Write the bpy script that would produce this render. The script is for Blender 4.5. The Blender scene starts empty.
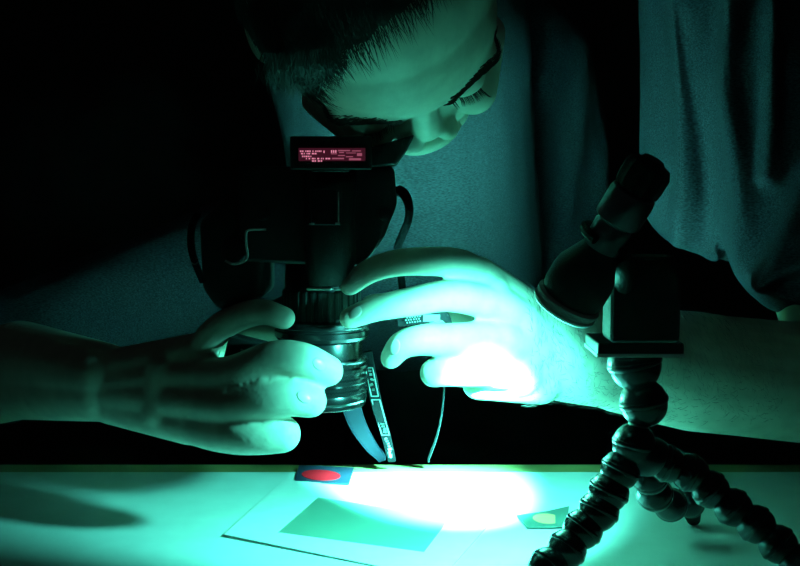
import bpy, bmesh, math, random
import numpy as np
from mathutils import Vector, Matrix, noise
random.seed(4)
rng = np.random.default_rng(4)
SC = bpy.context.scene
COL = SC.collection

# ------------------------------------------------------------------ camera, world, exposure
EYE = 0.298                      # camera height above the table top (table top is z = 0)
PITCH = math.radians(5)
F = 1100.0
cam_d = bpy.data.cameras.new('camera')
cam_d.sensor_width = 36.0
cam_d.lens = F / 800 * 36.0
cam_d.clip_start = 0.02
cam = bpy.data.objects.new('camera', cam_d)
cam.location = (0, 0, EYE)
cam.rotation_euler = (math.radians(90) - PITCH, 0, 0)
COL.objects.link(cam)
SC.camera = cam
SC.view_settings.view_transform = 'Standard'
SC.view_settings.look = 'None'
SC.view_settings.exposure = 0.0
SC.view_settings.gamma = 1.0
SC.view_settings.use_curve_mapping = False
world = bpy.data.worlds.new('world')
SC.world = world
world.use_nodes = True
world.node_tree.nodes['Background'].inputs[0].default_value = (0.0028, 0.0048, 0.0042, 1)
world.node_tree.nodes['Background'].inputs[1].default_value = 1.0

LIGHT_COLOR = (0.095, 1.0, 0.80)
# the torch throws a wide spill and a narrow hot spot
# (name, power, full cone angle, blend, where on the board it is aimed)
FLASH_BEAMS = (('flashlight_spill', 14.0, 92.0, 0.45, (370, 496)), ('flashlight_hot_spot', 680.0, 35.0, 1.0, (434, 490)))

CF = Vector((0, math.cos(PITCH), -math.sin(PITCH)))
CU = Vector((0, math.sin(PITCH), math.cos(PITCH)))
CX = Vector((1, 0, 0))

def P(px, py, D):
    """point of the place seen at photo pixel (px, py), D metres in front of the camera"""
    d = CF + CX * ((px - 400) / F) + CU * ((283 - py) / F)
    return Vector((0, 0, EYE)) + d * (D / d.y)

def T(px, py, z=0.0):
    """point on the horizontal plane at height z seen at photo pixel (px, py)"""
    d = CF + CX * ((px - 400) / F) + CU * ((283 - py) / F)
    return Vector((0, 0, EYE)) + d * ((z - EYE) / d.z)

# ------------------------------------------------------------------ materials
MATS = {}
def mat(name, base, rough=0.5, metal=0.0, spec=0.5, noise_scale=None, noise_amt=0.15, bump=0.0, bump_scale=80,
        emit=None, emit_s=0.0, coat=0.0, weave=None, alpha=None, trans=0.0, sub=0.0):
    if name in MATS: return MATS[name]
    m = bpy.data.materials.new(name); m.use_nodes = True
    nt = m.node_tree; b = nt.nodes['Principled BSDF']
    b.inputs['Base Color'].default_value = (*base, 1)
    b.inputs['Roughness'].default_value = rough
    b.inputs['Metallic'].default_value = metal
    b.inputs['Specular IOR Level'].default_value = spec
    b.inputs['Coat Weight'].default_value = coat
    b.inputs['Transmission Weight'].default_value = trans
    if sub:
        b.inputs['Subsurface Weight'].default_value = sub
        b.inputs['Subsurface Radius'].default_value = (1.0, 0.4, 0.25)
        b.inputs['Subsurface Scale'].default_value = 0.004
    if emit:
        b.inputs['Emission Color'].default_value = (*emit, 1)
        b.inputs['Emission Strength'].default_value = emit_s
    tc = nt.nodes.new('ShaderNodeTexCoord')
    if noise_scale:
        n = nt.nodes.new('ShaderNodeTexNoise'); n.inputs['Scale'].default_value = noise_scale
        n.inputs['Detail'].default_value = 5
        nt.links.new(tc.outputs['Object'], n.inputs['Vector'])
        r = nt.nodes.new('ShaderNodeValToRGB')
        r.color_ramp.elements[0].position = 0.3; r.color_ramp.elements[1].position = 0.7
        r.color_ramp.elements[0].color = (*[c * (1 - noise_amt) for c in base], 1)
        r.color_ramp.elements[1].color = (*[min(1, c * (1 + noise_amt)) for c in base], 1)
        nt.links.new(n.outputs['Fac'], r.inputs['Fac'])
        nt.links.new(r.outputs['Color'], b.inputs['Base Color'])
    if bump:
        n2 = nt.nodes.new('ShaderNodeTexNoise'); n2.inputs['Scale'].default_value = bump_scale
        n2.inputs['Detail'].default_value = 4
        nt.links.new(tc.outputs['Object'], n2.inputs['Vector'])
        bp = nt.nodes.new('ShaderNodeBump'); bp.inputs['Strength'].default_value = bump
        bp.inputs['Distance'].default_value = 0.002
        nt.links.new(n2.outputs['Fac'], bp.inputs['Height'])
        nt.links.new(bp.outputs['Normal'], b.inputs['Normal'])
    MATS[name] = m
    return m

M_PLASTIC = mat('black_plastic', (0.012, 0.012, 0.013), 0.42, spec=0.5, bump=0.25, bump_scale=900)
M_GLOSS = mat('glossy_black_plastic', (0.010, 0.010, 0.012), 0.27, spec=0.6)
M_RUBBER = mat('black_rubber', (0.012, 0.012, 0.012), 0.65, spec=0.35, bump=0.3, bump_scale=700)
M_METALB = mat('black_anodised_metal', (0.07, 0.07, 0.075), 0.22, metal=0.9)
M_METALD = mat('dark_anodised_metal', (0.035, 0.035, 0.04), 0.33, metal=0.85)
M_GLINT_METAL = mat('pale_glint_metal', (0.8, 0.8, 0.8), 0.45, metal=0.3)  # pale metal, also the colour of the glints put in on the camera
M_SKIN = mat('skin', (0.66, 0.60, 0.50), 0.5, spec=0.35, noise_scale=60, noise_amt=0.10, bump=0.12, bump_scale=260, sub=0.0)
M_NAIL = mat('fingernail', (0.72, 0.60, 0.55), 0.3)
M_HAIR = mat('dark_hair', (0.06, 0.052, 0.05), 0.45, spec=0.4)
M_SCALP = mat('short_hair_scalp', (0.05, 0.045, 0.042), 0.8, noise_scale=220, noise_amt=0.7, bump=0.9, bump_scale=500)
M_WOOD = mat('table_wood', (0.40, 0.30, 0.11), 0.5, noise_scale=14, noise_amt=0.25)
M_BOARD = mat('white_board', (0.80, 0.82, 0.80), 0.6, noise_scale=30, noise_amt=0.04, bump=0.1, bump_scale=300)
M_PAPER = mat('white_paper', (0.86, 0.84, 0.82), 0.75, noise_scale=90, noise_amt=0.03)
M_FILM = mat('grey_green_film', (0.22, 0.36, 0.28), 0.35, noise_scale=20, noise_amt=0.05)
M_CARD = mat('dark_blue_card', (0.025, 0.03, 0.06), 0.45)
M_CARD2 = mat('green_grey_card', (0.10, 0.17, 0.14), 0.5)
M_RED = mat('red_print', (1.0, 0.003, 0.012), 0.5)
M_ORANGE = mat('orange_print', (1.0, 0.42, 0.20), 0.5)
M_PRINT = mat('pale_print', (0.3, 0.31, 0.31), 0.5)
M_WEB = mat('black_webbing', (0.006, 0.006, 0.008), 0.9, spec=0.06, bump=0.5, bump_scale=1200)
M_TROUSER = mat('black_trousers', (0.006, 0.006, 0.007), 0.9)
M_WALL = mat('dark_wall_paint', (0.05, 0.05, 0.05), 0.9, noise_scale=6)
M_FLOOR = mat('dark_floor', (0.04, 0.035, 0.03), 0.7, noise_scale=8)
M_LCD = mat('screen_black', (0.01, 0.006, 0.01), 0.3, emit=(0.16, 0.02, 0.05), emit_s=0.25)
M_LCDT = mat('screen_pink', (0.1, 0.03, 0.05), 0.4, emit=(0.9, 0.28, 0.42), emit_s=0.85)
M_LCDM = mat('screen_mauve', (0.1, 0.03, 0.05), 0.4, emit=(0.5, 0.12, 0.2), emit_s=0.6)
M_LENS = mat('lamp_lens', (0.8, 0.9, 0.9), 0.2, emit=LIGHT_COLOR, emit_s=8.0)
M_GLASS = mat('dark_lens_glass', (0.01, 0.015, 0.02), 0.05, spec=0.8, coat=0.6)

def shirt_material():
    m = bpy.data.materials.new('grey_shirt_cloth'); m.use_nodes = True
    nt = m.node_tree; b = nt.nodes['Principled BSDF']
    b.inputs['Roughness'].default_value = 0.9
    b.inputs['Specular IOR Level'].default_value = 0.15
    tc = nt.nodes.new('ShaderNodeTexCoord')
    mp = nt.nodes.new('ShaderNodeMapping'); mp.inputs['Scale'].default_value = (260, 900, 900)
    n = nt.nodes.new('ShaderNodeTexNoise'); n.inputs['Scale'].default_value = 1.0; n.inputs['Detail'].default_value = 3
    nt.links.new(tc.outputs['Object'], mp.inputs['Vector']); nt.links.new(mp.outputs['Vector'], n.inputs['Vector'])
    r = nt.nodes.new('ShaderNodeValToRGB')
    r.color_ramp.elements[0].position = 0.35; r.color_ramp.elements[1].position = 0.68
    r.color_ramp.elements[0].color = (0.030, 0.026, 0.034, 1); r.color_ramp.elements[1].color = (0.105, 0.088, 0.115, 1)
    nt.links.new(n.outputs['Fac'], r.inputs['Fac']); nt.links.new(r.outputs['Color'], b.inputs['Base Color'])
    bp = nt.nodes.new('ShaderNodeBump'); bp.inputs['Strength'].default_value = 0.5; bp.inputs['Distance'].default_value = 0.001
    nt.links.new(n.outputs['Fac'], bp.inputs['Height']); nt.links.new(bp.outputs['Normal'], b.inputs['Normal'])
    return m
M_SHIRT = shirt_material()

# ------------------------------------------------------------------ helpers
def link_mesh(name, bm, material, parent=None, smooth=True, loc=None, rot=None):
    me = bpy.data.meshes.new(name)
    bmesh.ops.recalc_face_normals(bm, faces=bm.faces[:])
    bm.to_mesh(me); bm.free()
    for p in me.polygons: p.use_smooth = smooth
    me.materials.append(material)
    o = bpy.data.objects.new(name, me)
    COL.objects.link(o)
    if parent: o.parent = parent
    if loc is not None: o.location = loc
    if rot is not None: o.rotation_euler = rot
    return o

def sharp(o, ang=35):
    me = o.data
    me.set_sharp_from_angle(angle=math.radians(ang))
    return o

def empty(name, loc=(0, 0, 0)):
    o = bpy.data.objects.new(name, None); o.empty_display_size = 0.02
    COL.objects.link(o); o.location = loc
    return o

def tag(o, label, cat=None, group=None):
    o['label'] = label
    if cat: o['category'] = cat
    if group: o['group'] = group
    return o

def basis(z, xhint=Vector((1, 0, 0))):
    z = z.normalized()
    x = (xhint - z * xhint.dot(z))
    if x.length < 1e-4: x = Vector((0, 1, 0)) - z * z.y
    x.normalize(); y = z.cross(x)
    return Matrix((x, y, z)).transposed()

def add_box(bm, c, s, R=None, bev=0.0):
    tmp = bmesh.new()
    bmesh.ops.create_cube(tmp, size=1.0)
    for v in tmp.verts: v.co = Vector((v.co.x * s[0], v.co.y * s[1], v.co.z * s[2]))
    if bev > 0:
        bmesh.ops.bevel(tmp, geom=tmp.edges[:], offset=bev, segments=3, profile=0.6, affect='EDGES')
    for v in tmp.verts: v.co = (R @ v.co if R else v.co) + Vector(c)
    merge(bm, tmp)

def merge(bm, tmp):
    me = bpy.data.meshes.new('tmp'); tmp.to_mesh(me); tmp.free(); bm.from_mesh(me); bpy.data.meshes.remove(me)

def lathe(bm, prof, origin, axis, seg=40, xhint=Vector((1, 0, 0)), mod=None):
    """prof: (radius, distance along the axis)"""
    R = basis(axis, xhint); o = Vector(origin); rings = []
    for r, h in prof:
        ring = []
        for i in range(seg):
            a = 2 * math.pi * i / seg
            rr = r * (mod(a, h) if mod else 1)
            ring.append(bm.verts.new(o + R @ Vector((rr * math.cos(a), rr * math.sin(a), h))))
        rings.append(ring)
    for a, b in zip(rings, rings[1:]):
        for i in range(seg):
            j = (i + 1) % seg
            bm.faces.new((a[i], a[j], b[j], b[i]))
    bm.faces.new(rings[0][::-1]); bm.faces.new(rings[-1])

def catmull(pts, n=8):
    pts = [Vector(p) for p in pts]
    q = [pts[0] * 2 - pts[1]] + pts + [pts[-1] * 2 - pts[-2]]
    out = []
    for i in range(1, len(q) - 2):
        for k in range(n):
            t = k / n
            p0, p1, p2, p3 = q[i - 1], q[i], q[i + 1], q[i + 2]
            out.append(0.5 * ((2 * p1) + (p2 - p0) * t + (2 * p0 - 5 * p1 + 4 * p2 - p3) * t * t + (3 * p1 - p0 - 3 * p2 + p3) * t ** 3))
    out.append(pts[-1])
    return out

def tube(bm, pts, radii, seg=10, flat=None, side=Vector((1, 0, 0))):
    """tube through pts; flat = thickness ratio of the second axis (for ribbons), side = wide direction"""
    n = len(pts); rings = []
    if not hasattr(radii, '__len__'): radii = [radii] * n
    for i, p in enumerate(pts):
        t = (pts[min(i + 1, n - 1)] - pts[max(i - 1, 0)]).normalized()
        R = basis(t, side)
        ring = []
        for k in range(seg):
            a = 2 * math.pi * k / seg
            ca, sa = math.cos(a), math.sin(a)
            if flat:
                ca = math.copysign(abs(ca) ** 0.5, ca); sa = math.copysign(abs(sa) ** 0.5, sa) * flat
            ring.append(bm.verts.new(p + R @ Vector((radii[i] * ca, radii[i] * sa, 0))))
        rings.append(ring)
    for a, b in zip(rings, rings[1:]):
        for k in range(seg):
            j = (k + 1) % seg
            bm.faces.new((a[k], a[j], b[j], b[k]))
    bm.faces.new(rings[0][::-1]); bm.faces.new(rings[-1])

def capsule(bm, a, b, ra, rb, steps=3):
    """tapered limb segment: spheres at the ends and a frustum"""
    a = Vector(a); b = Vector(b)
    for p, r in ((a, ra), (b, rb)):
        bmesh.ops.create_icosphere(bm, subdivisions=3, radius=r, matrix=Matrix.Translation(p))
    if (b - a).length > 1e-5:
        lathe(bm, [(ra, 0), (rb, (b - a).length)], a, b - a, seg=24)

def chain(bm, pts, radii):
    if len(pts) >= 4:                     # fingers bend in a curve, not in kinks
        n = 4; q = catmull(pts, n)
        radii = [radii[min(i // n, len(radii) - 2)] * (1 - (i / n - min(i // n, len(radii) - 2))) + radii[min(i // n, len(radii) - 2) + 1] * (i / n - min(i // n, len(radii) - 2)) for i in range(len(q))]
        pts = q
    for i in range(len(pts) - 1): capsule(bm, pts[i], pts[i + 1], radii[i], radii[i + 1])

def ellipsoid(bm, c, r, R=None, sub=4):
    M = Matrix.Translation(Vector(c))
    if R is not None: M = M @ R.to_4x4()
    M = M @ Matrix.Diagonal((*r, 1))
    bmesh.ops.create_icosphere(bm, subdivisions=sub, radius=1.0, matrix=M)

def remeshed(name, bm, voxel, smooth_iter, material, parent=None, factor=0.5):
    o = link_mesh(name, bm, material, parent)
    md = o.modifiers.new('remesh', 'REMESH'); md.mode = 'VOXEL'; md.voxel_size = voxel; md.use_smooth_shade = True
    sm = o.modifiers.new('smooth', 'SMOOTH'); sm.iterations = smooth_iter; sm.factor = factor
    dg = bpy.context.evaluated_depsgraph_get()
    me = bpy.data.meshes.new_from_object(o.evaluated_get(dg))
    o.modifiers.clear()
    old = o.data; o.data = me; bpy.data.meshes.remove(old)
    me.materials.clear(); me.materials.append(material)
    for p in me.polygons: p.use_smooth = True
    return o

# ------------------------------------------------------------------ the setting
bm = bmesh.new(); add_box(bm, (0, 1.6, -0.79), (6, 7, 0.1))
o = link_mesh('floor', bm, M_FLOOR, smooth=False); o['kind'] = 'structure'; o['label'] = 'dark floor of the unlit room'
bm = bmesh.new(); add_box(bm, (0, 3.6, 0.5), (6, 0.1, 2.6))
o = link_mesh('wall_back', bm, M_WALL, smooth=False); o['kind'] = 'structure'; o['label'] = 'unlit wall behind the photographer'

# ------------------------------------------------------------------ the table with the white board on it
far_y = T(400, 463.5).y
board_y = T(400, 471, 0.004).y
table = empty('table', (0.05, far_y - 0.35, -0.74))
tag(table, 'wooden table whose bare back edge shows beyond the white board', 'table')
def tl(v): return Vector(v) - table.location
bm = bmesh.new(); add_box(bm, tl((-.04, far_y - 0.36, -0.0165)), (1.16, 0.72, 0.032), bev=0.004)
sharp(link_mesh('tabletop', bm, M_WOOD, table))
for sx in (-1, 1):
    for sy in (-1, 1):
        bm = bmesh.new(); add_box(bm, tl((-.04 + sx * 0.54, far_y - 0.36 + sy * 0.32, -0.385)), (0.045, 0.045, 0.704), bev=0.004)
        sharp(link_mesh('leg', bm, M_WOOD, table))
bm = bmesh.new(); add_box(bm, (-.05, board_y - 0.34, 0.0015), (1.10, 0.68, 0.003), bev=0.0008)
board = link_mesh('white_board', bm, M_BOARD, smooth=False)
tag(board, 'large white sheet of board covering the table, bright under the lamp', 'board')
BZ = 0.0032

def sheet(name, corners, thick, material, parent=None, hole=None, z0=BZ, lift=None, n=10):
    """thin sheet with real thickness from four corner points (optionally with a window cut out)"""
    bm = bmesh.new()
    A = [Vector((c.x, c.y, 0)) for c in corners]
    if hole is None:
        g = []
        for i in range(n + 1):
            row = []
            for j in range(n + 1):
                u, v = i / n, j / n
                p = (A[0] * (1 - u) + A[1] * u) * (1 - v) + (A[3] * (1 - u) + A[2] * u) * v
                z = z0 + (lift(u, v) if lift else 0)
                row.append(bm.verts.new((p.x, p.y, z)))
            g.append(row)
        for i in range(n):
            for j in range(n): bm.faces.new((g[i][j], g[i + 1][j], g[i + 1][j + 1], g[i][j + 1]))
    else:
        H = [Vector((c.x, c.y, 0)) for c in hole]
        ov = [bm.verts.new((p.x, p.y, z0 + (lift(k) if lift else 0))) for k, p in enumerate(A)]
        hv = [bm.verts.new((p.x, p.y, z0)) for p in H]
        for k in range(4):
            l = (k + 1) % 4
            bm.faces.new((ov[k], ov[l], hv[l], hv[k]))
    r = bmesh.ops.extrude_face_region(bm, geom=bm.faces[:])
    for e in r['geom']:
        if isinstance(e, bmesh.types.BMVert): e.co.z += thick
    return link_mesh(name, bm, material, parent, smooth=False)

# paper mask with a rectangular window, its near-right corner runs out of the picture
mask = empty('paper_mask', (-0.03, 0.96, BZ))
tag(mask, 'white paper frame with a grey-green rectangular window, lying under the lens', 'paper')
oc = [T(224, 541), T(286, 482), T(501, 515), T(441, 584)]
ic = [T(277, 537), T(318, 501), T(451, 521), T(424, 557)]
o = sheet('paper_frame', oc, 0.0006, M_PAPER, None, hole=ic, z0=BZ + 0.0004, lift=lambda k: 0.0018 if k == 0 else 0.0)
o.parent = mask; o.matrix_parent_inverse = Matrix.Translation(mask.location).inverted()
cen = sum(ic, Vector()) / 4
ic2 = [cen + (c - cen) * 1.03 for c in ic]
o = sheet('film_window', ic2, 0.0003, M_FILM, None, z0=BZ, n=2)
o.parent = mask; o.matrix_parent_inverse = Matrix.Translation(mask.location).inverted()
o['label'] = 'grey-green film in the window'

def dot_card(name, corners, cen_px, rx, ry, cardmat, dotmat, label, lift=None, dotname='dot'):
    c0 = sum(corners, Vector()) / 4
    e = empty(name, (c0.x, c0.y, BZ))
    inv = Matrix.Translation(e.location).inverted()
    tag(e, label, 'card')
    z = BZ + 0.0012
    o = sheet('card', corners, 0.0010, cardmat, None, z0=z, lift=lift)
    o.parent = e; o.matrix_parent_inverse = inv
    bm = bmesh.new()
    c = T(*cen_px); zz = z + 0.0012 + (lift(0.5, 0.5) if lift else 0)
    # ellipse measured on the board along its two axes
    ax = (T(cen_px[0] + rx, cen_px[1] + 1.0) - c); ay = (T(cen_px[0], cen_px[1] - ry) - c)
    vs = []
    for i in range(40):
        a = 2 * math.pi * i / 40
        p = c + ax * math.cos(a) + ay * math.sin(a)
        vs.append(bm.verts.new((p.x, p.y, zz)))
    f = bm.faces.new(vs)
    r = bmesh.ops.extrude_face_region(bm, geom=[f])
    for v in r['geom']:
        if isinstance(v, bmesh.types.BMVert): v.co.z += 0.0003
    o = link_mesh(dotname, bm, dotmat, None, smooth=False)
    o.parent = e; o.matrix_parent_inverse = inv
    return e
dot_card('dot_card', [T(295, 485), T(299, 470), T(354, 472.5), T(349, 489)], (321, 480.5), 19.5, 5.2, M_CARD, M_RED,
         'small dark card with a red oval at the back edge of the white board', dotname='red_dot')
dot_card('dot_card', [T(527, 533), T(517, 521), T(569, 513.5), T(566, 533)], (547, 525), 14.5, 5.0, M_CARD2, M_ORANGE,
         'small green-grey card with an orange oval beside the tripod leg', dotname='orange_dot',
         lift=lambda u, v: 0.004 * max(0, v - 0.6))

# ------------------------------------------------------------------ flashlight
M_LIT_RIM = mat('lit_rim_metal', (0.7, 0.7, 0.7), 0.35, metal=0.8)  # bezel colour lightened to stand in for light bounced off the forearm
M_GREY = mat('grey_anodised_metal', (0.22, 0.23, 0.27), 0.3, metal=0.85)
fl_front = P(563, 309, 0.765)
fl_tail = P(652, 163, 0.725)
fl_axis = (fl_tail - fl_front)
FLn = fl_axis.length
fl = empty('flashlight', fl_front)
tag(fl, 'black metal flashlight clamped on the tripod and aimed down at the white board', 'flashlight')
ax = fl_axis.normalized()
def fpart(name, prof, m, mod=None, seg=48):
    bm = bmesh.new(); lathe(bm, prof, (0, 0, 0), ax, seg=seg, mod=mod)
    return sharp(link_mesh(name, bm, m, fl), 30)
L = FLn
fpart('head', [(0.0205, 0.009), (0.0215, 0.012), (0.0225, 0.017), (0.0225, 0.027), (0.0215, 0.034), (0.0175, 0.042), (0.0140, 0.049), (0.0125, 0.053)], M_PLASTIC)
fpart('bezel_ring', [(0.0222, 0.000), (0.0233, 0.0012), (0.0236, 0.0030), (0.0222, 0.0040), (0.0222, 0.0058), (0.0236, 0.0068), (0.0236, 0.0090), (0.0215, 0.0105)], M_LIT_RIM)
fpart('lamp_lens', [(0.018, 0.0008), (0.019, 0.003)], M_LENS)
fpart('barrel', [(0.0120, 0.051), (0.0130, 0.054), (0.0135, L - 0.050), (0.0125, L - 0.048), (0.0125, L - 0.046)], M_GREY)
fpart('grip_collar', [(0.0128, L - 0.047), (0.0158, L - 0.045), (0.0162, L - 0.043), (0.0162, L - 0.026), (0.0155, L - 0.023), (0.0130, L - 0.021)], M_GREY)
fpart('tail_cap', [(0.0125, L - 0.022), (0.0150, L - 0.020), (0.0158, L - 0.015), (0.0158, L - 0.005), (0.0140, L - 0.001), (0.009, L), (0.007, L + 0.003)], M_RUBBER,
      mod=lambda a, h: 1 + 0.04 * math.cos(a * 12))
for nm, en, an, bl, aim_px in FLASH_BEAMS:
    aim = T(*aim_px)
    ld = bpy.data.lights.new(nm, 'SPOT')
    ld.energy = en; ld.color = LIGHT_COLOR
    ld.spot_size = math.radians(an); ld.spot_blend = bl; ld.shadow_soft_size = 0.012
    lo = bpy.data.objects.new(nm, ld); COL.objects.link(lo)
    lo.parent = fl
    lo.location = -ax * 0.004
    lo.rotation_euler = (aim - (fl_front - ax * 0.004)).to_track_quat('-Z', 'Y').to_euler()

# ------------------------------------------------------------------ flexible tripod
tp = empty('tripod', (P(640, 446, 0.81).x, 0.81, BZ))
tag(tp, 'black flexible tripod with ball-jointed legs standing on the white board under the flashlight', 'tripod')
tinv = -Vector(tp.location)
def tpart(name, bm, m, a=35, parent=None):
    for v in bm.verts: v.co += tinv
    return sharp(link_mesh(name, bm, m, parent or tp), a)
# mounting plate
bm = bmesh.new(); add_box(bm, P(633, 344.5, 0.81), (0.062, 0.055, 0.0100), bev=0.002)
tpart('mounting_plate', bm, M_PLASTIC)
bm = bmesh.new()
pl = P(633, 350, 0.81)
for (ux, uy, sx, sy) in ((-0.031, 0, 0.0012, 0.055), (0, -0.0275, 0.062, 0.0012)):
    add_box(bm, pl + Vector((ux, uy, 0)), (sx, sy, 0.0026), bev=0.0004)
tpart('plate_edge', bm, M_GLINT_METAL)
# clamp that holds the flashlight
c0 = P(641, 298, 0.79)
bm = bmesh.new(); add_box(bm, c0, (0.050, 0.034, 0.062), bev=0.005); tpart('clamp_block', bm, M_RUBBER)
bm = bmesh.new(); lathe(bm, [(0.016, 0), (0.018, 0.002), (0.018, 0.014), (0.015, 0.017)], P(632, 339, 0.812), Vector((0, 0, 1)), seg=32, mod=lambda a, h: 1 + 0.03 * math.cos(16 * a))
tpart('locking_wheel', bm, M_PLASTIC)
bm = bmesh.new()
jc = fl_front + ax * 0.060
Rj = basis(ax)
arc = []
for i in range(15):
    a = math.radians(-50 + i * 20)
    arc.append(jc + Rj @ Vector((math.cos(a) * 0.0165, math.sin(a) * 0.0165, 0)))
tube(bm, arc, 0.0035, seg=8, flat=None)
tube(bm, catmull([c0 + Vector((-0.015, -0.01, 0.01)), (c0 + jc) / 2, jc + (c0 - jc).normalized() * 0.019], 6), 0.009, seg=12)
tpart('clamp_jaw', bm, M_RUBBER)
bm = bmesh.new(); lathe(bm, [(0.009, 0), (0.0105, 0.002), (0.0105, 0.011), (0.009, 0.013)], c0 + Vector((0.0, .016, 0.006)), Vector((0, 1, 0)), seg=24, mod=lambda a, h: 1 + 0.08 * math.cos(8 * a))
tpart('clamp_knob', bm, M_PLASTIC)

# ball joints: ball, cup and rubber ring, along each leg
def joint_mesh():
    bm = bmesh.new()
    prof = []
    for i in range(13):                      # ball
        a = -math.pi / 2 + 0.35 + i * (math.pi / 2 + 0.25) / 12
        prof.append((math.cos(a), math.sin(a)))
    prof += [(1.02, 0.0), (1.02, 0.28), (0.92, 0.55), (0.72, 0.82), (0.50, 0.98), (0.42, 1.05)]
    lathe(bm, prof, (0, 0, 0), Vector((0, 0, 1)), seg=28)
    me = bpy.data.meshes.new('ball_joint'); bmesh.ops.recalc_face_normals(bm, faces=bm.faces[:]); bm.to_mesh(me); bm.free()
    for p in me.polygons: p.use_smooth = True
    me.set_sharp_from_angle(angle=math.radians(35)); me.materials.append(M_GLOSS)
    return me
def ring_mesh():
    bm = bmesh.new(); prof = []
    lathe(bm, [(0.98, -0.06), (1.05, -0.02), (1.075, 0.10), (1.05, 0.22), (0.98, 0.27)], (0, 0, 0), Vector((0, 0, 1)), seg=28)
    me = bpy.data.meshes.new('rubber_ring'); bmesh.ops.recalc_face_normals(bm, faces=bm.faces[:]); bm.to_mesh(me); bm.free()
    for p in me.polygons: p.use_smooth = True
    me.materials.append(M_GLOSS)
    return me
JM, RM = joint_mesh(), ring_mesh()
def joints(pts, rs):
    for i, (p, r) in enumerate(zip(pts, rs)):
        d = (pts[i - 1] - p) if i > 0 else (p - pts[i + 1])
        R = basis(d).to_4x4()
        j = bpy.data.objects.new('ball_joint', JM); COL.objects.link(j); j.parent = tp
        j.matrix_local = Matrix.Translation(p + tinv) @ R @ Matrix.Scale(r, 4)
        k = bpy.data.objects.new('rubber_ring', RM); COL.objects.link(k); k.parent = j
column = [P(635, 365, .81), P(644, 404, .81), P(634, 446, .81)]
joints([P(635, 330, .81)] [:0] + column, [0.0195, 0.0175, 0.0160])
bm = bmesh.new()
tube(bm, [P(634, 350, .81), P(635, 366, .81), P(643, 392, .81), P(644, 406, .81), P(638, 428, .81), P(634, 446, .81)], 0.008, seg=14)
ellipsoid(bm, P(646, 456, .815), (0.021, 0.019, 0.015))
tpart('hub', bm, M_PLASTIC)
leg_l = [P(620, 471, .808), P(608, 493, .806), P(598, 512, .802), P(582, 530, .798), P(566, 550, .790), P(547, 568, .780)]
leg_r = [P(668, 464, .812), P(691, 473, .812), P(711, 490, .810), P(734, 508, .806), P(757, 525, .800), P(779, 545, .793), P(800, 565, .785)]
leg_b = [P(650, 477, .83), P(655, 495, .85), P(671, 505, .89), P(690, 502, .93)]
joints(leg_l, [0.0145, 0.0148, 0.0148, 0.0145, 0.0142, 0.0140])
joints(leg_r, [0.0140] * 7)
joints(leg_b, [0.0140, 0.0136, 0.0134, 0.0130])
for name, pts in (('foot', leg_l), ('foot', leg_r), ('foot', leg_b)):
    e = pts[-1]; d = (pts[-1] - pts[-2]).normalized(); d.z = min(d.z, -0.2)
    bm = bmesh.new(); ee = Vector((e.x + d.x * 0.010, e.y + d.y * 0.010, BZ + 0.0065))
    capsule(bm, (e + ee) / 2, ee, 0.0085, 0.0062); tpart(name, bm, M_RUBBER)

# ------------------------------------------------------------------ the camera in the hands
CY = 0.930                                    # depth of the lens axis
body_c = P(322, 215, CY)
cm = empty('photo_camera', (P(322, 410, CY).x, CY, P(322, 410, CY).z))
tag(cm, 'black camera held lens-down by both hands above the white board', 'camera')
cinv = -Vector(cm.location)
def cpart(name, bm, m, a=35, parent=None, smooth=True, lab=None):
    for v in bm.verts: v.co += cinv
    o = link_mesh(name, bm, m, parent or cm, smooth)
    if smooth: sharp(o, a)
    if lab: o['label'] = lab
    return o
def Z(py, D): return P(400, py, D).z
zt, zb = Z(168, 0.88), Z(262, 0.88)
x0, x1 = P(238, 200, 0.88).x, P(396, 200, 0.88).x
def prism_poly(bm, poly, y0, y1, bev=0.004):
    tmp = bmesh.new()
    a = [tmp.verts.new((x, y0, z)) for x, z in poly]; b = [tmp.verts.new((x, y1, z)) for x, z in poly]
    tmp.faces.new(a); tmp.faces.new(b[::-1])
    for i in range(len(poly)):
        j = (i + 1) % len(poly); tmp.faces.new((a[i], b[i], b[j], a[j]))
    bmesh.ops.recalc_face_normals(tmp, faces=tmp.faces[:])
    if bev: bmesh.ops.bevel(tmp, geom=tmp.edges[:], offset=bev, segments=3, profile=0.6, affect='EDGES')
    merge(bm, tmp)
def X(px, D=0.88): return P(px, 200, D).x
bm = bmesh.new()
prism_poly(bm, [(X(236), Z(166, .88)), (X(394), Z(166, .88)), (X(397), Z(205, .88)), (X(384), Z(238, .88)), (X(362), Z(268, .88)), (X(236), Z(262, .88))], 0.885, 0.975, 0.005)
cpart('body', bm, M_PLASTIC)
bm = bmesh.new()
prism_poly(bm, [(X(196), Z(222, .88)), (X(246), Z(176, .88)), (X(262), Z(240, .88)), (X(262), Z(300, .88)), (X(214), Z(312, .88)), (X(198), Z(290, .88))], 0.888, 0.97, 0.008)
cpart('grip', bm, M_RUBBER)
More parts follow.
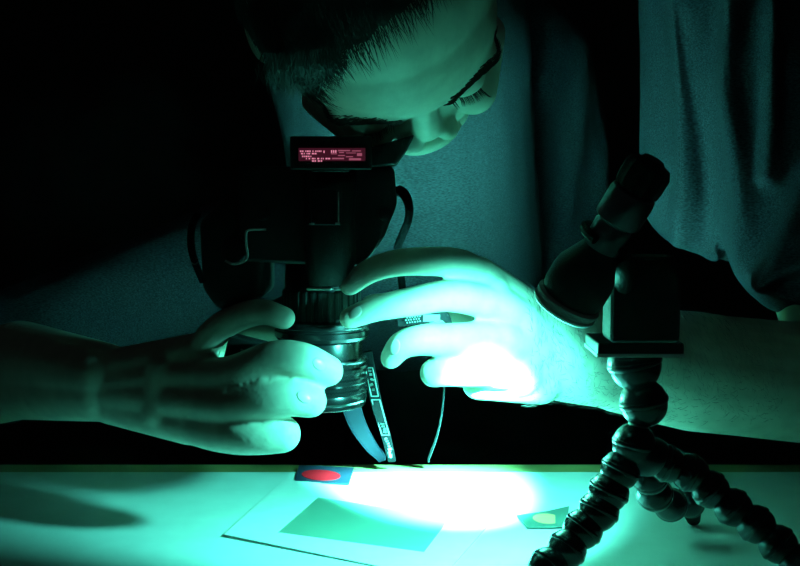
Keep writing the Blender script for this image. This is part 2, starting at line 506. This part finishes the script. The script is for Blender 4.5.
# viewfinder hump with accessory shoe
bm = bmesh.new()
hump = []
for (py, hw, dep, cx) in ((170, 31, .880, 330), (190, 29, .868, 329), (215, 27, .862, 328), (240, 27, .862, 329), (265, 27, .866, 329), (280, 26, .872, 330), (288, 25, .876, 331)):
    z = Z(py, .87); ring = []
    for i in range(13):
        a = math.pi * i / 12
        ring.append(bm.verts.new((X(cx, .87) - math.copysign(abs(math.cos(a)) ** .6, math.cos(a)) * hw / 1264, .905 - abs(math.sin(a)) ** .7 * (.905 - dep), z)))
    hump.append(ring)
for a, b in zip(hump, hump[1:]):
    for i in range(12): bm.faces.new((a[i], a[i + 1], b[i + 1], b[i]))
    bm.faces.new((a[12], a[0], b[0], b[12]))
bm.faces.new(hump[0]); bm.faces.new(hump[-1])
cpart('viewfinder_hump', bm, M_PLASTIC)
bm = bmesh.new()
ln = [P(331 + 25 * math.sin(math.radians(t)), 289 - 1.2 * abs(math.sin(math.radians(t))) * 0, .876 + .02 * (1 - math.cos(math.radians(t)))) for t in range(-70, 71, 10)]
tube(bm, ln, 0.0011, seg=8); cpart('hump_lit_edge', bm, M_GLINT_METAL, lab='light on the lower edge of the hump, put in as a pale bar')  # pale bar stands in for light catching the hump's lower edge
bm = bmesh.new()
for px in (310, 338):
    add_box(bm, P(px, 207, .8595), (0.0022, 0.003, 0.026), bev=0.0005)
add_box(bm, P(324, 224, .8615), (0.026, 0.002, 0.0016), bev=0.0004)
add_box(bm, P(324, 206, .8650), (0.022, 0.004, 0.026), bev=0.0004)
cpart('accessory_shoe', bm, M_METALD)
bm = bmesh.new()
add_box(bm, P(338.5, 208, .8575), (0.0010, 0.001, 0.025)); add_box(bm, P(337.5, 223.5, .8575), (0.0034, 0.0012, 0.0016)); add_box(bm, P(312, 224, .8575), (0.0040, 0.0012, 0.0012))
cpart('shoe_glint', bm, M_GLINT_METAL, lab='glints on the accessory shoe, put in as thin pale bars')  # small pale bars added as the glints of the shoe rails
# eyecup and tilted screen
bm = bmesh.new()
prism_poly(bm, [(X(366, .9), Z(150, .9)), (X(414, .9), Z(136, .9)), (X(406, .9), Z(152, .9)), (X(396, .9), Z(166, .9)), (X(366, .9), Z(168, .9))], 0.872, 0.925, 0.003)
cpart('eyecup', bm, M_RUBBER)
bm = bmesh.new()
add_box(bm, P(331, 153, .866), (0.064, 0.006, 0.026), bev=0.002)
add_box(bm, P(331, 166, .879), (0.030, 0.030, 0.010), bev=0.002)
scr = cpart('screen_housing', bm, M_PLASTIC)
bm = bmesh.new(); add_box(bm, P(332, 154.5, .8624), (0.0520, 0.0012, 0.0100)); 
o = link_mesh('screen', bm, M_LCD, scr, False)
for v in o.data.vertices: v.co += cinv
o['label'] = 'faintly glowing dark red screen'
def bits(rects, D, m, name, par, y_off=0.0004):
    bm = bmesh.new()
    for (a, b, c, d) in rects:
        p = P((a + c) / 2, (b + d) / 2, D); add_box(bm, p, ((c - a) * D / F, 0.0004, (d - b) * D / F))
    o = link_mesh(name, bm, m, par, False)
    for v in o.data.vertices: v.co += cinv
    return o
tx = []
rr = random.Random(7)
for (y, x_from, x_to) in ((151.2, 300, 321), (153.6, 301, 316), (156.4, 302, 312), (158.6, 306, 330), (161.0, 312, 323)):
    x = x_from
    while x < x_to:
        w = rr.choice((0.9, 1.4, 2.0)); tx.append((x, y - .7, x + w, y + .7)); x += w + rr.choice((.6, .9, 1.8))
tx += [(323.5, 150.6, 324.6, 153)]
tx += [(331 + i * 2.1, 150.2, 332.2 + i * 2.1, 152.8) for i in range(3)]
bits(tx, .8614, M_LCDT, 'screen_text', o)['label'] = 'small pink illegible characters'
md = [(331, 153.4, 337, 154.2), (338, 150.0, 350, 151.2), (339, 152, 344, 153), (346, 152.6, 356, 153.3), (332, 157.8, 344, 159.2), (346, 156.2, 353, 157.2), (349, 158.2, 361, 160.2), (352, 150.4, 361, 151.4), (357, 153, 362, 156), (338, 155, 345, 156)]
bits(md, .8614, M_LCDM, 'screen_graph', o)
# grip details on the left: dial, a glint put in as a bent pale bar, trigger
bm = bmesh.new()
br = [P(266, 229.5, .874), P(256, 229.5, .872), P(248, 230.5, .872), P(246, 234, .872), P(246.5, 246, .872), P(247.5, 256, .872), P(243, 262, .872), P(233, 264, .875), P(226, 261, .879)]
tube(bm, catmull(br, 6), 0.0016, seg=10, flat=0.6, side=Vector((0, 1, 0))); cpart('grip_glint', bm, M_GLINT_METAL, lab='bent glint on the grip, put in as a pale bar')
bm = bmesh.new(); lathe(bm, [(0.010, 0), (0.011, 0.001), (0.011, 0.006), (0.0095, 0.008), (0.006, 0.009)], P(235, 250, .886), Vector((0, -1, 0)), seg=30, mod=lambda a, h: 1 + .04 * math.cos(18 * a))
cpart('control_dial', bm, M_METALD)
bm = bmesh.new(); lathe(bm, [(0.0055, 0), (0.0055, 0.004), (0.0045, 0.005)], P(264, 215, .888), Vector((0, -1, 0.3)), seg=24); cpart('shutter_button', bm, M_METALD)
bm = bmesh.new()
tube(bm, catmull([P(198, 214, .885), P(192, 226, .878), P(191, 245, .874), P(195, 262, .876), P(203, 282, .884)], 6), 0.003, seg=8, flat=0.5); cpart('grip_strap', bm, M_WEB)
bm = bmesh.new(); lathe(bm, [(0.0025, 0), (0.003, 0.001), (0.002, 0.0025)], P(195, 261, .872), Vector((0, -1, 0)), seg=16); cpart('rivet', bm, M_METALB)

# lens
lx = P(322, 340, CY).x
def lpart(name, rows, m, mod=None, lab=None, seg=72):
    """rows: (radius, photo row at which the front of that circle is seen)"""
    bm = bmesh.new()
    prof = [(r, -(P(400, py, CY - r).z)) for r, py in rows]
    z0 = 0
    lathe(bm, prof, (lx, CY, 0), Vector((0, 0, -1)), seg=seg, mod=mod)
    return cpart(name, bm, m, 30, lab=lab)
lpart('lens_mount', [(.0300, 262), (.0310, 280), (.0310, 292), (.0305, 298)], M_METALD)
lpart('zoom_ring', [(.0310, 292), (.0325, 294), (.0325, 328), (.0315, 331)], M_RUBBER, mod=lambda a, h: 1 + .022 * (1 if math.sin(a * 30) > 0 else -1), seg=240)
lpart('lens_flange', [(.0320, 322), (.0390, 325), (.0402, 327), (.0402, 331), (.0392, 332.5), (.0392, 334), (.0402, 335.5), (.0402, 341), (.0385, 344), (.0340, 346)], M_METALB, lab='wide bright-edged ring round the lens')
lpart('lens_barrel', [(.0335, 342), (.0342, 345), (.0350, 366), (.0345, 370)], M_GLOSS)
lpart('focus_ring', [(.0345, 362), (.0385, 364), (.0390, 366), (.0375, 368), (.0375, 371), (.0392, 373), (.0392, 377), (.0372, 379), (.0372, 382), (.0390, 384), (.0390, 388), (.0368, 390), (.0368, 393), (.0385, 395), (.0385, 398), (.0365, 400)], M_METALB)
lpart('filter_ring', [(.0360, 397), (.0375, 399), (.0382, 402), (.0382, 406), (.0368, 408), (.0372, 410), (.0366, 412.5), (.0330, 413)], M_METALB)
lpart('front_glass', [(.0320, 409), (.0320, 412)], M_GLASS)

# strap: lug loop on the right, section between the fingers, two lengths hanging to the far side of the table
strap = bmesh.new()
lug = catmull([P(384, 200, .90), P(392, 191, .895), P(403, 193, .893), P(409, 206, .893), P(408, 221, .90), P(402, 236, .915), P(398, 250, .93), P(402, 285, .95), P(405, 318, .935)], 6)
tube(strap, lug, [0.0055 - 0.0022 * min(1, i / 22) for i in range(len(lug))], seg=10, flat=0.6)
cpart('strap_loop', strap, M_WEB)
bm = bmesh.new(); lathe(bm, [(.004, 0), (.0055, .001), (.0055, .004), (.004, .005)], P(384, 214, .888), Vector((0.2, -1, 0)), seg=20); cpart('strap_lug', bm, M_METALD)
band = catmull([P(398, 321, .905), P(412, 319, .902), P(428, 317, .903), P(444, 315, .912), P(452, 335, .935), P(446, 365, .95), P(444, 392, .965), P(442, 412, .99), P(437, 436, 1.05), P(429, 458, 1.12), P(428.5, 460, 1.13)], 6)
bm = bmesh.new(); tube(bm, band, [0.0050 if i < 22 else max(0.0026, 0.0046 - 0.00012 * (i - 22)) for i in range(len(band))], seg=12, flat=0.25, side=Vector((0, 0.25, 1)))
cpart('strap_band', bm, mat('grey_webbing', (0.03, 0.03, 0.035), 0.9, spec=0.08, bump=0.4, bump_scale=1200))
bm = bmesh.new()
for i in range(6):
    for r in range(4):
        add_box(bm, P(406 + i * 2.6 + (r % 2) * 1.2, 315.2 + r * 2.5 - i * .3, .8995), (.0012, .0008, .0011))
for (a, b, c, d) in ((423, 314.5, 440, 321.5),): add_box(bm, P((a + c) / 2, (b + d) / 2, .8995), ((c - a) * .9 / F, .0008, (d - b) * .9 / F))
cpart('strap_print', bm, M_PRINT, smooth=False, lab='pale woven pattern on the strap')
sb = [P(366, 352, .955), P(370, 372, .965), P(377, 405, 1.00), P(385, 432, 1.05), P(390, 452, 1.095), P(392, 461, 1.12)]
bm = bmesh.new(); tube(bm, catmull(sb, 5), [.0056 - .00006 * i for i in range(26)], seg=12, flat=0.25, side=Vector((1, 0.2, 0)))
cpart('hanging_strap', bm, M_WEB)
bm = bmesh.new()
def lerp_strap(t):
    k = t * (len(sb) - 1); i = min(int(k), len(sb) - 2); return sb[i].lerp(sb[i + 1], k - i)
def outline(t0, t1, w):
    a, b = lerp_strap(t0), lerp_strap(t1)
    off = Vector((0, -0.004, 0)); e = Vector((1, 0, 0)) * w
    for p, q in ((a - e, b - e), (a + e, b + e), (a - e, a + e), (b - e, b + e)):
        tube(bm, [p + off, q + off], .0006, seg=4)
outline(.15, .34, .0032); outline(.36, .62, .0036)
for t in (.18, .21, .24, .27, .30, .53, .55, .57, .59, .655, .68, .705, .73, .76, .79, .82, .85, .88):
    p = lerp_strap(t) + Vector((rr.uniform(-.0012, .0012), -0.004, 0))
    add_box(bm, p, (rr.uniform(.002, .0042), .0008, rr.uniform(.0012, .0026)), R=Matrix.Rotation(rr.uniform(-.5, .3), 3, 'Y'))
cpart('strap_print', bm, M_PRINT, smooth=False, lab='pale outlined lettering on the hanging strap')
bm = bmesh.new(); tube(bm, catmull([P(347, 395, .99), P(358, 425, 1.03), P(371, 446, 1.09), P(380, 456, 1.12), P(382, 460, 1.13)], 6), [.0095 - .00022 * i for i in range(25)], seg=14, flat=0.35, side=Vector((1, 0.5, 0)))
cpart('strap_pad', bm, mat('blue_grey_strap_pad', (0.010, 0.013, 0.026), 0.9, spec=0.08), lab='blue-grey padded strap end behind the lens')

# small black gadget between the fingers of the hand on the left
gd = empty('remote_switch', P(247, 352, .905))
tag(gd, 'small black switch with pale marks held in the hand on the left', 'switch')
bm = bmesh.new(); add_box(bm, (0, 0, 0), (0.034, 0.020, 0.024), R=Matrix.Rotation(0.25, 3, 'Y'), bev=0.004)
sharp(link_mesh('case', bm, M_PLASTIC, gd))
bm = bmesh.new()
for (dx, dz, w, h, rot) in ((-.004, .001, .0012, .005, .6), (-.002, .003, .004, .0012, .5), (.001, -.001, .0012, .006, .2), (.004, -.002, .0012, .006, .2), (.0065, -.003, .0012, .004, .2)):
    add_box(bm, (dx, -.0105, dz), (w, .0012, h), R=Matrix.Rotation(rot, 3, 'Y'))
link_mesh('print_marks', bm, M_PRINT, gd, False)

# ------------------------------------------------------------------ the photographer
person = empty('person', (0.12, 1.35, -0.74))
tag(person, 'person in a grey shirt bowing over a camera held in both hands', 'person')
pinv = -Vector(person.location)
bm = bmesh.new()
# head frame: fwd (face), left, up (crown)
cr = Vector((-.10, -.92, .27)).normalized()
lf = Vector((.93, .02, .36)); lf = (lf - cr * lf.dot(cr)).normalized()
fw = lf.cross(cr)
HR = Matrix((fw, lf, cr)).transposed()
HS = 1.28
HC = P(376, -8, .900)
def H(f, l, u): return HC + HR @ (Vector((f, l, u)) * HS)
def hs(v): return tuple(x * HS for x in v)
ellipsoid(bm, H(-.012, 0, .030), hs((.096, .079, .084)), HR)
ellipsoid(bm, H(.030, 0, .018), hs((.060, .066, .060)), HR)
ellipsoid(bm, H(.030, 0, -.040), hs((.052, .064, .078)), HR)
ellipsoid(bm, H(.050, 0, -.098), hs((.026, .028, .020)), HR)
for s in (-1, 1):
    capsule(bm, H(.078, .012 * s, .008), H(.066, .044 * s, .008), .011 * HS, .011 * HS)
    capsule(bm, H(.070, .036 * s, -.038), H(.040, .056 * s, -.030), .016 * HS, .014 * HS)
    ellipsoid(bm, H(.068, .031 * s, -.014), hs((.013, .015, .012)), HR)
    capsule(bm, H(-.01, .052 * s, -.055), H(.055, .022 * s, -.098), .016 * HS, .014 * HS)
    ellipsoid(bm, H(-.012, .078 * s, -.016), hs((.018, .008, .031)), HR @ Matrix.Rotation(.3 * s, 3, 'Z'))
    ellipsoid(bm, H(.084, .012 * s, -.044), hs((.010, .008, .008)), HR)
capsule(bm, H(.078, 0, -.002), H(.082, 0, -.036), .009 * HS, .010 * HS)
ellipsoid(bm, H(.078, 0, -.068), hs((.009, .024, .006)), HR)
ellipsoid(bm, H(.076, 0, -.080), hs((.009, .021, .007)), HR)
# neck, shoulders, torso
SL = Vector((.352, 1.25, .60)); SR = Vector((-.01, 1.74, .30)); NK = Vector((.07, 1.14, .56))
capsule(bm, H(-.030, 0, -.070), NK, .060, .066)
chain(bm, [NK + Vector((0, .10, 0)), Vector((.20, 1.40, .70)), SL + Vector((0, .01, 0))], [.045, .05, .05]); capsule(bm, NK, SR, .064, .062)
PV = Vector((.12, 1.72, .04))
for dx, dy in ((-.09, 0), (0, 0)):
    capsule(bm, NK + Vector((dx * .7 - .03, .07 + dy, -.10)), PV + Vector((dx * .8, .04, 0)), .080, .100)
# arm on the right of the picture
ELb = P(850, 392, 1.08); WRb = P(548, 345, .975)
capsule(bm, SL + Vector((0, .01, 0)), SL.lerp(ELb, .5), .05, .05); capsule(bm, SL.lerp(ELb, .5), ELb, .05, .048)
e1, e2 = P(850, 372, 1.08), P(850, 402, 1.08)
mid1, mid2 = P(690, 362, 1.04), P(690, 384, 1.04)
chain(bm, [e1, mid1, P(600, 332, 1.0), P(545, 325, .972)], [.046, .049, .031, .023])
chain(bm, [e2, mid2, P(600, 378, .995), P(545, 374, .970)], [.046, .045, .027, .022])
chain(bm, [ELb, P(690, 373, 1.04), P(600, 355, .998), P(545, 350, .972)], [.050, .052, .039, .027])
# palm of that hand
mcp = [P(478, 275, .935), P(497, 304, .928), P(500, 338, .925), P(494, 370, .930)]
wr = [P(545, 325, .972), P(545, 338, .970), P(545, 354, .968), P(545, 372, .968)]
for m_, w_ in zip(mcp, wr): capsule(bm, m_, w_, .0165, .021)
capsule(bm, P(490, 290, .933), P(494, 368, .932), .017, .018)
capsule(bm, P(515, 320, .948), P(518, 372, .950), .023, .023)
capsule(bm, P(478, 384, .945), P(540, 380, .965), .014, .022)
# fingers: index on top, middle touching the lens, ring, little
chain(bm, [mcp[0], P(455, 263, .915), P(405, 262, .890), P(372, 270, .880), P(350, 285, .879)], [.0145, .0130, .0115, .0102, .0088])
chain(bm, [mcp[1], P(450, 296, .900), P(410, 302, .878), P(375, 309, .872), P(350, 318, .876)], [.0150, .0135, .0120, .0104, .0090])
chain(bm, [mcp[2], P(450, 340, .898), P(422, 340, .884), P(402, 345, .880), P(391, 358, .885)], [.0150, .0145, .0130, .0115, .0092])
chain(bm, [mcp[3], P(468, 370, .908), P(445, 370, .900), P(434, 373, .900)], [.0145, .0145, .0140, .0122])
# thumb behind the lens
chain(bm, [P(520, 340, .965), P(470, 320, .990), P(415, 305, .992), P(372, 305, .978)], [.021, .016, .0125, .010])

# arm on the left of the picture
ELa = P(-100, 405, 1.34)
capsule(bm, SR, ELa, .056, .046)
chain(bm, [ELa, P(20, 362, 1.10), P(105, 375, .98)], [.048, .042, .029])
chain(bm, [ELa, P(20, 382, 1.10), P(105, 392, .98)], [.046, .038, .027])
mcq = [P(200, 352, .925), P(196, 376, .918), P(192, 402, .914), P(190, 425, .918)]
wq = [P(108, 374, .98), P(108, 382, .978), P(108, 392, .977), P(112, 400, .978)]
for m_, w_ in zip(mcq, wq): capsule(bm, m_, w_, .0172, .022)
capsule(bm, P(170, 372, .935), P(165, 410, .933), .021, .020)
capsule(bm, mcq[1].lerp(mcq[2], .5), P(268, 384, .8765), .0150, .0125)
capsule(bm, mcq[2].lerp(mcq[3], .5), P(228, 419, .892), .0150, .0120)
chain(bm, [mcq[0], P(222, 326, .902), P(258, 312, .884), P(284, 318, .884)], [.0140, .0120, .0110, .0095])
chain(bm, [mcq[1], P(232, 375, .892), P(272, 360, .876), P(302, 360, .870), P(328, 371, .878)], [.0160, .0162, .0155, .0145, .0128])
chain(bm, [mcq[2], P(232, 406, .886), P(268, 400, .870), P(292, 398, .866), P(310, 401, .870)], [.0165, .0170, .0162, .0150, .0138])
chain(bm, [mcq[3], P(218, 432, .896), P(244, 435, .880), P(264, 435, .874), P(282, 434, .874)], [.0160, .0165, .0165, .0160, .0155])
chain(bm, [P(150, 374, .975), P(200, 352, .962), P(235, 338, .957), P(270, 335, .955)], [.018, .0145, .0125, .0105])

for v in bm.verts: v.co += pinv
body = remeshed('body', bm, 0.0019, 11, M_SKIN, person)

from mathutils.bvhtree import BVHTree
bvh = BVHTree.FromPolygons([v.co.copy() for v in body.data.vertices], [tuple(p.vertices) for p in body.data.polygons])
# nails set into the backs of the fingertips
def nail(p, toward, r=.0055):
    hit, n_, _, _ = bvh.find_nearest(p + pinv)
    d = (toward - p).normalized(); d = (d - n_ * d.dot(n_)).normalized()
    R_ = Matrix((d, n_.cross(d), n_)).transposed()
    bm = bmesh.new(); ellipsoid(bm, hit - n_ * .0006, (r * 1.2, r * .85, .0011), R_, sub=3)
    link_mesh('fingernail', bm, M_NAIL, person)
for a, b, D, c, d in ((352, 311, .862, 340, 316), (394, 347, .870, 390, 360), (356, 276, .868, 345, 284), (320, 364, .860, 335, 372), (306, 396, .852, 320, 402)):
    nail(P(a, b, D), P(c, d, D))

# short hair: dark cap over the skull and thousands of fine strands brushed towards the forehead
bm = bmesh.new()
bmesh.ops.create_icosphere(bm, subdivisions=6, radius=1.0)
HRc = (.1005, .0805, .0885)
def in_hair(f, l, u):
    # receding hairline: bare forehead and temple, widest above the left brow
    if f > -.012:
        e = math.hypot((f + .012) / HRc[0], l / HRc[1])
        ang = math.degrees(math.atan2(l, f + .012))
        bare = max(0, 1 - abs((ang - 22) / 62) ** 2.5)
        return e < 1.02 - .29 * bare and u > .02
    return u > (-.045 if f > -.03 else -.075)
kill = []
for v in bm.verts:
    d = v.co.copy()
    q = Vector((d.x * HRc[0] - .012, d.y * HRc[1], d.z * HRc[2] + .030))
    nn = noise.noise(q * 45) * .0035 + noise.noise(q * 160) * .0018
    q += d * nn
    if not in_hair(q.x, q.y, q.z + noise.noise(q * 120) * .006): kill.append(v)
    v.co = H(*q) + pinv
bmesh.ops.delete(bm, geom=kill, context='VERTS')
cap = link_mesh('hair', bm, M_SCALP, person)
sol = cap.modifiers.new('thick', 'SOLIDIFY'); sol.thickness = 0.003; sol.offset = -1
vv, ff = [], []
def strand(root, d1, d2, ln, w):
    side = d1.cross(Vector((0, -1, 0.2))); side = side.normalized() * w if side.length > 1e-4 else Vector((w, 0, 0))
    a = root; b = root + d1 * ln * .5; c = b + d2 * ln * .5
    i = len(vv)
    vv.extend([a - side, a + side, b + side * .8, b - side * .8, c]); ff.extend([(i, i + 1, i + 2, i + 3), (i + 3, i + 2, i + 4)])
cnt = 0
while cnt < 15000:
    d = Vector(rng.normal(size=3)).normalized()
    if d.z < -.4: continue
    q = Vector((d.x * HRc[0] - .012, d.y * HRc[1], d.z * HRc[2] + .030))
    if not in_hair(q.x, q.y, q.z + noise.noise(q * 100) * .010): continue
    tang = Vector((.9, .15 * rng.normal() + .25 * noise.noise(q * 25), -.35 + .2 * rng.normal()))
    tang = (tang - d * tang.dot(d)).normalized()
    d1 = (HR @ (tang + d * .35)).normalized(); d2 = (HR @ (tang + d * (.05 + .1 * rng.normal()))).normalized()
    strand(H(*q) + pinv, d1, d2, (.010 + .012 * rng.random()) * (1.0 + .6 * max(0, d.x)), .00028)
    cnt += 1
me = bpy.data.meshes.new('hair_strands'); me.from_pydata(vv, [], ff); me.materials.append(M_HAIR)
o = bpy.data.objects.new('hair_strands', me); COL.objects.link(o); o.parent = person; o['kind'] = 'stuff'
# longer tufts hanging at the temple on the left, and the eyebrows
vv, ff = [], []
for i in range(900):
    l = -.030 - .045 * rng.random(); u = .050 + .03 * rng.random() - .2 * abs(l + .05)
    f = .060 - 7.0 * (l + .03) ** 2
    root = H(f, l, u) + pinv
    d1 = (HR @ Vector((.55, -.35 + .2 * rng.normal(), -.7 + .3 * rng.normal()))).normalized()
    d2 = (HR @ Vector((.25, -.2 + .3 * rng.normal(), -.9))).normalized()
    strand(root, d1, d2, .016 + .014 * rng.random(), .0003)
me = bpy.data.meshes.new('hair_tuft'); me.from_pydata(vv, [], ff); me.materials.append(M_HAIR)
o = bpy.data.objects.new('hair_tuft', me); COL.objects.link(o); o.parent = person; o['kind'] = 'stuff'
for s in (-1, 1):
    vv, ff = [], []
    for i in range(520):
        t = rng.random(); l = (.012 + .046 * t) * s
        f = .0905 - .016 * t - .014 * t * t; u = .000 + .009 * math.sin(t * 2.6) + .0032 * rng.normal() * (1 - .5 * t)
        hit, n_, _, _ = bvh.find_nearest(H(f, l, u) + pinv)
        d1 = HR @ Vector((.0 - .3 * t, .8 * s, .45 - .5 * t)); d1 = (d1 - n_ * d1.dot(n_)).normalized()
        strand(hit, (d1 + n_ * .35).normalized(), d1, .007 + .004 * rng.random(), .00032)
    me = bpy.data.meshes.new('eyebrow'); me.from_pydata(vv, [], ff); me.materials.append(M_HAIR)
    o = bpy.data.objects.new('eyebrow', me); COL.objects.link(o); o.parent = person; o['kind'] = 'stuff'
    vv, ff = [], []
    for i in range(110):                      # lashes of the lowered lids
        t = rng.random(); l = (.020 + .024 * t) * s
        hit, n_, _, _ = bvh.find_nearest(H(.082, l, -.021) + pinv)
        d1 = (HR @ Vector((.5, .25 * s, -.6))).normalized()
        strand(hit, (d1 + n_ * .4).normalized(), (n_ + d1 * .3).normalized(), .009, .0002)
    me = bpy.data.meshes.new('eyelashes'); me.from_pydata(vv, [], ff); me.materials.append(M_HAIR)
    o = bpy.data.objects.new('eyelashes', me); COL.objects.link(o); o.parent = person; o['kind'] = 'stuff'
# fine hairs on the forearm at the right
vv, ff = [], []
bverts = np.empty(len(body.data.vertices) * 3, dtype=np.float32); body.data.vertices.foreach_get('co', bverts); bverts = bverts.reshape(-1, 3)
bn = np.empty(len(body.data.vertices) * 3, dtype=np.float32); body.data.vertices.foreach_get('normal', bn); bn = bn.reshape(-1, 3)
wx = bverts[:, 0] - pinv.x; wy = bverts[:, 1] - pinv.y; wz = bverts[:, 2] - pinv.z
sel = np.where((wx > P(530, 350, .92).x) & (wx < P(790, 350, 1.0).x) & (wz > .08) & (wz < .27) & (wy < 1.03) & (bn[:, 1] < -.1))[0]
if len(sel):
    for i in rng.choice(sel, size=min(1500, len(sel)), replace=False):
        n_ = Vector(bn[i]); d1 = Vector((-.45 + .25 * rng.normal(), 0, .55 + .3 * rng.normal())); d1 = (d1 - n_ * d1.dot(n_)).normalized()
        strand(Vector(bverts[i]), (d1 + n_ * .5).normalized(), (d1 + n_ * .1).normalized(), .007 + .004 * rng.random(), .00010)
me = bpy.data.meshes.new('arm_hair'); me.from_pydata(vv, [], ff); me.materials.append(M_HAIR)
o = bpy.data.objects.new('arm_hair', me); COL.objects.link(o); o.parent = person; o['kind'] = 'stuff'

# shirt: torso and short sleeves, folds pressed in along their real lines on the cloth
bm = bmesh.new()
for dx, dy in ((-.11, 0), (-.02, 0), (.13, .42)):
    capsule(bm, NK + Vector((dx * (1 if dx > 0 else .7) - .03, .06 + dy, -.09)), Vector((.12 + dx, 1.78 + dy * .4, .06)), .112, .140)
chain(bm, [NK + Vector((0, .10, 0)), Vector((.20, 1.40, .70)), SL + Vector((0, .01, 0))], [.075, .085, .088])
capsule(bm, NK + Vector((0, .03, -.01)), SR + Vector((0, .01, 0)), .075, .088)
capsule(bm, SL, Vector((.352, 1.23, .30)), .088, .082)
capsule(bm, SL, SL.lerp(ELb, .70), .084, .082)
capsule(bm, SR, SR.lerp(ELa, .88), .084, .082)
for v in bm.verts: v.co += pinv
shirt = remeshed('shirt', bm, 0.005, 12, M_SHIRT, person)
sub = shirt.modifiers.new('sub', 'SUBSURF'); sub.levels = sub.render_levels = 1
dg = bpy.context.evaluated_depsgraph_get()
me = bpy.data.meshes.new_from_object(shirt.evaluated_get(dg)); shirt.modifiers.clear(); shirt.data = me
def rl(pts, w, a, D=1.15): return ([(P(x, y, D).x, P(x, y, D).z) for x, y in pts], w, a)
ridges = [rl([(650, -60), (648, 120), (640, 270)], .014, .005), rl([(690, -60), (693, 100), (690, 270)], .012, .018), rl([(733, -60), (722, 90), (730, 200), (728, 262)], .008, .017),
          rl([(748, 265), (770, 200), (800, 120), (840, 60)], .009, .016), rl([(748, 268), (780, 250), (830, 200)], .008, .013), rl([(750, 275), (790, 290), (840, 300)], .008, .013),
          rl([(762, 0), (756, 90), (748, 180)], .008, .014), rl([(742, 285), (775, 320), (830, 345)], .010, .008),
          rl([(600, -60), (590, 150), (600, 300)], .02, .006), rl([(500, 80), (520, 200), (560, 300)], .03, .004)]
n = len(me.vertices)
co = np.empty(n * 3, dtype=np.float64); me.vertices.foreach_get('co', co); co = co.reshape(-1, 3)
nr = np.empty(n * 3, dtype=np.float64); me.vertices.foreach_get('normal', nr); nr = nr.reshape(-1, 3)
px_, pz_ = co[:, 0] - pinv.x, co[:, 2] - pinv.z
front = np.clip(-nr[:, 1] * 1.5, 0, 1)
disp = np.zeros(n)
for pts, w, a in ridges:
    dmin = np.full(n, 1e9)
    for (ax_, az_), (bx_, bz_) in zip(pts, pts[1:]):
        dx, dz = bx_ - ax_, bz_ - az_
        t = np.clip(((px_ - ax_) * dx + (pz_ - az_) * dz) / (dx * dx + dz * dz), 0, 1)
        dmin = np.minimum(dmin, np.hypot(px_ - ax_ - t * dx, pz_ - az_ - t * dz))
    disp += a * np.exp(-(dmin / w) ** 2)
wob = np.array([noise.noise(Vector((a * 14, b * 14, c * 5))) for a, b, c in co])
co += nr * (disp * front + wob * .004)[:, None]
me.vertices.foreach_set('co', co.ravel()); me.update()
for p in me.polygons: p.use_smooth = True

# trousers, down to the floor behind the table
bm = bmesh.new()
capsule(bm, Vector((.02, 1.74, .02)), Vector((.24, 1.74, .02)), .150, .150)
for dx in (-.10, .12):
    chain(bm, [Vector((.12 + dx, 1.74, .0)), Vector((.12 + dx, 1.76, -.36)), Vector((.12 + dx, 1.78, -.66))], [.125, .085, .070])
    capsule(bm, Vector((.12 + dx, 1.78, -.70)), Vector((.12 + dx, 1.66, -.705)), .038, .032)
for v in bm.verts: v.co += pinv
remeshed('trousers', bm, 0.008, 5, M_TROUSER, person)
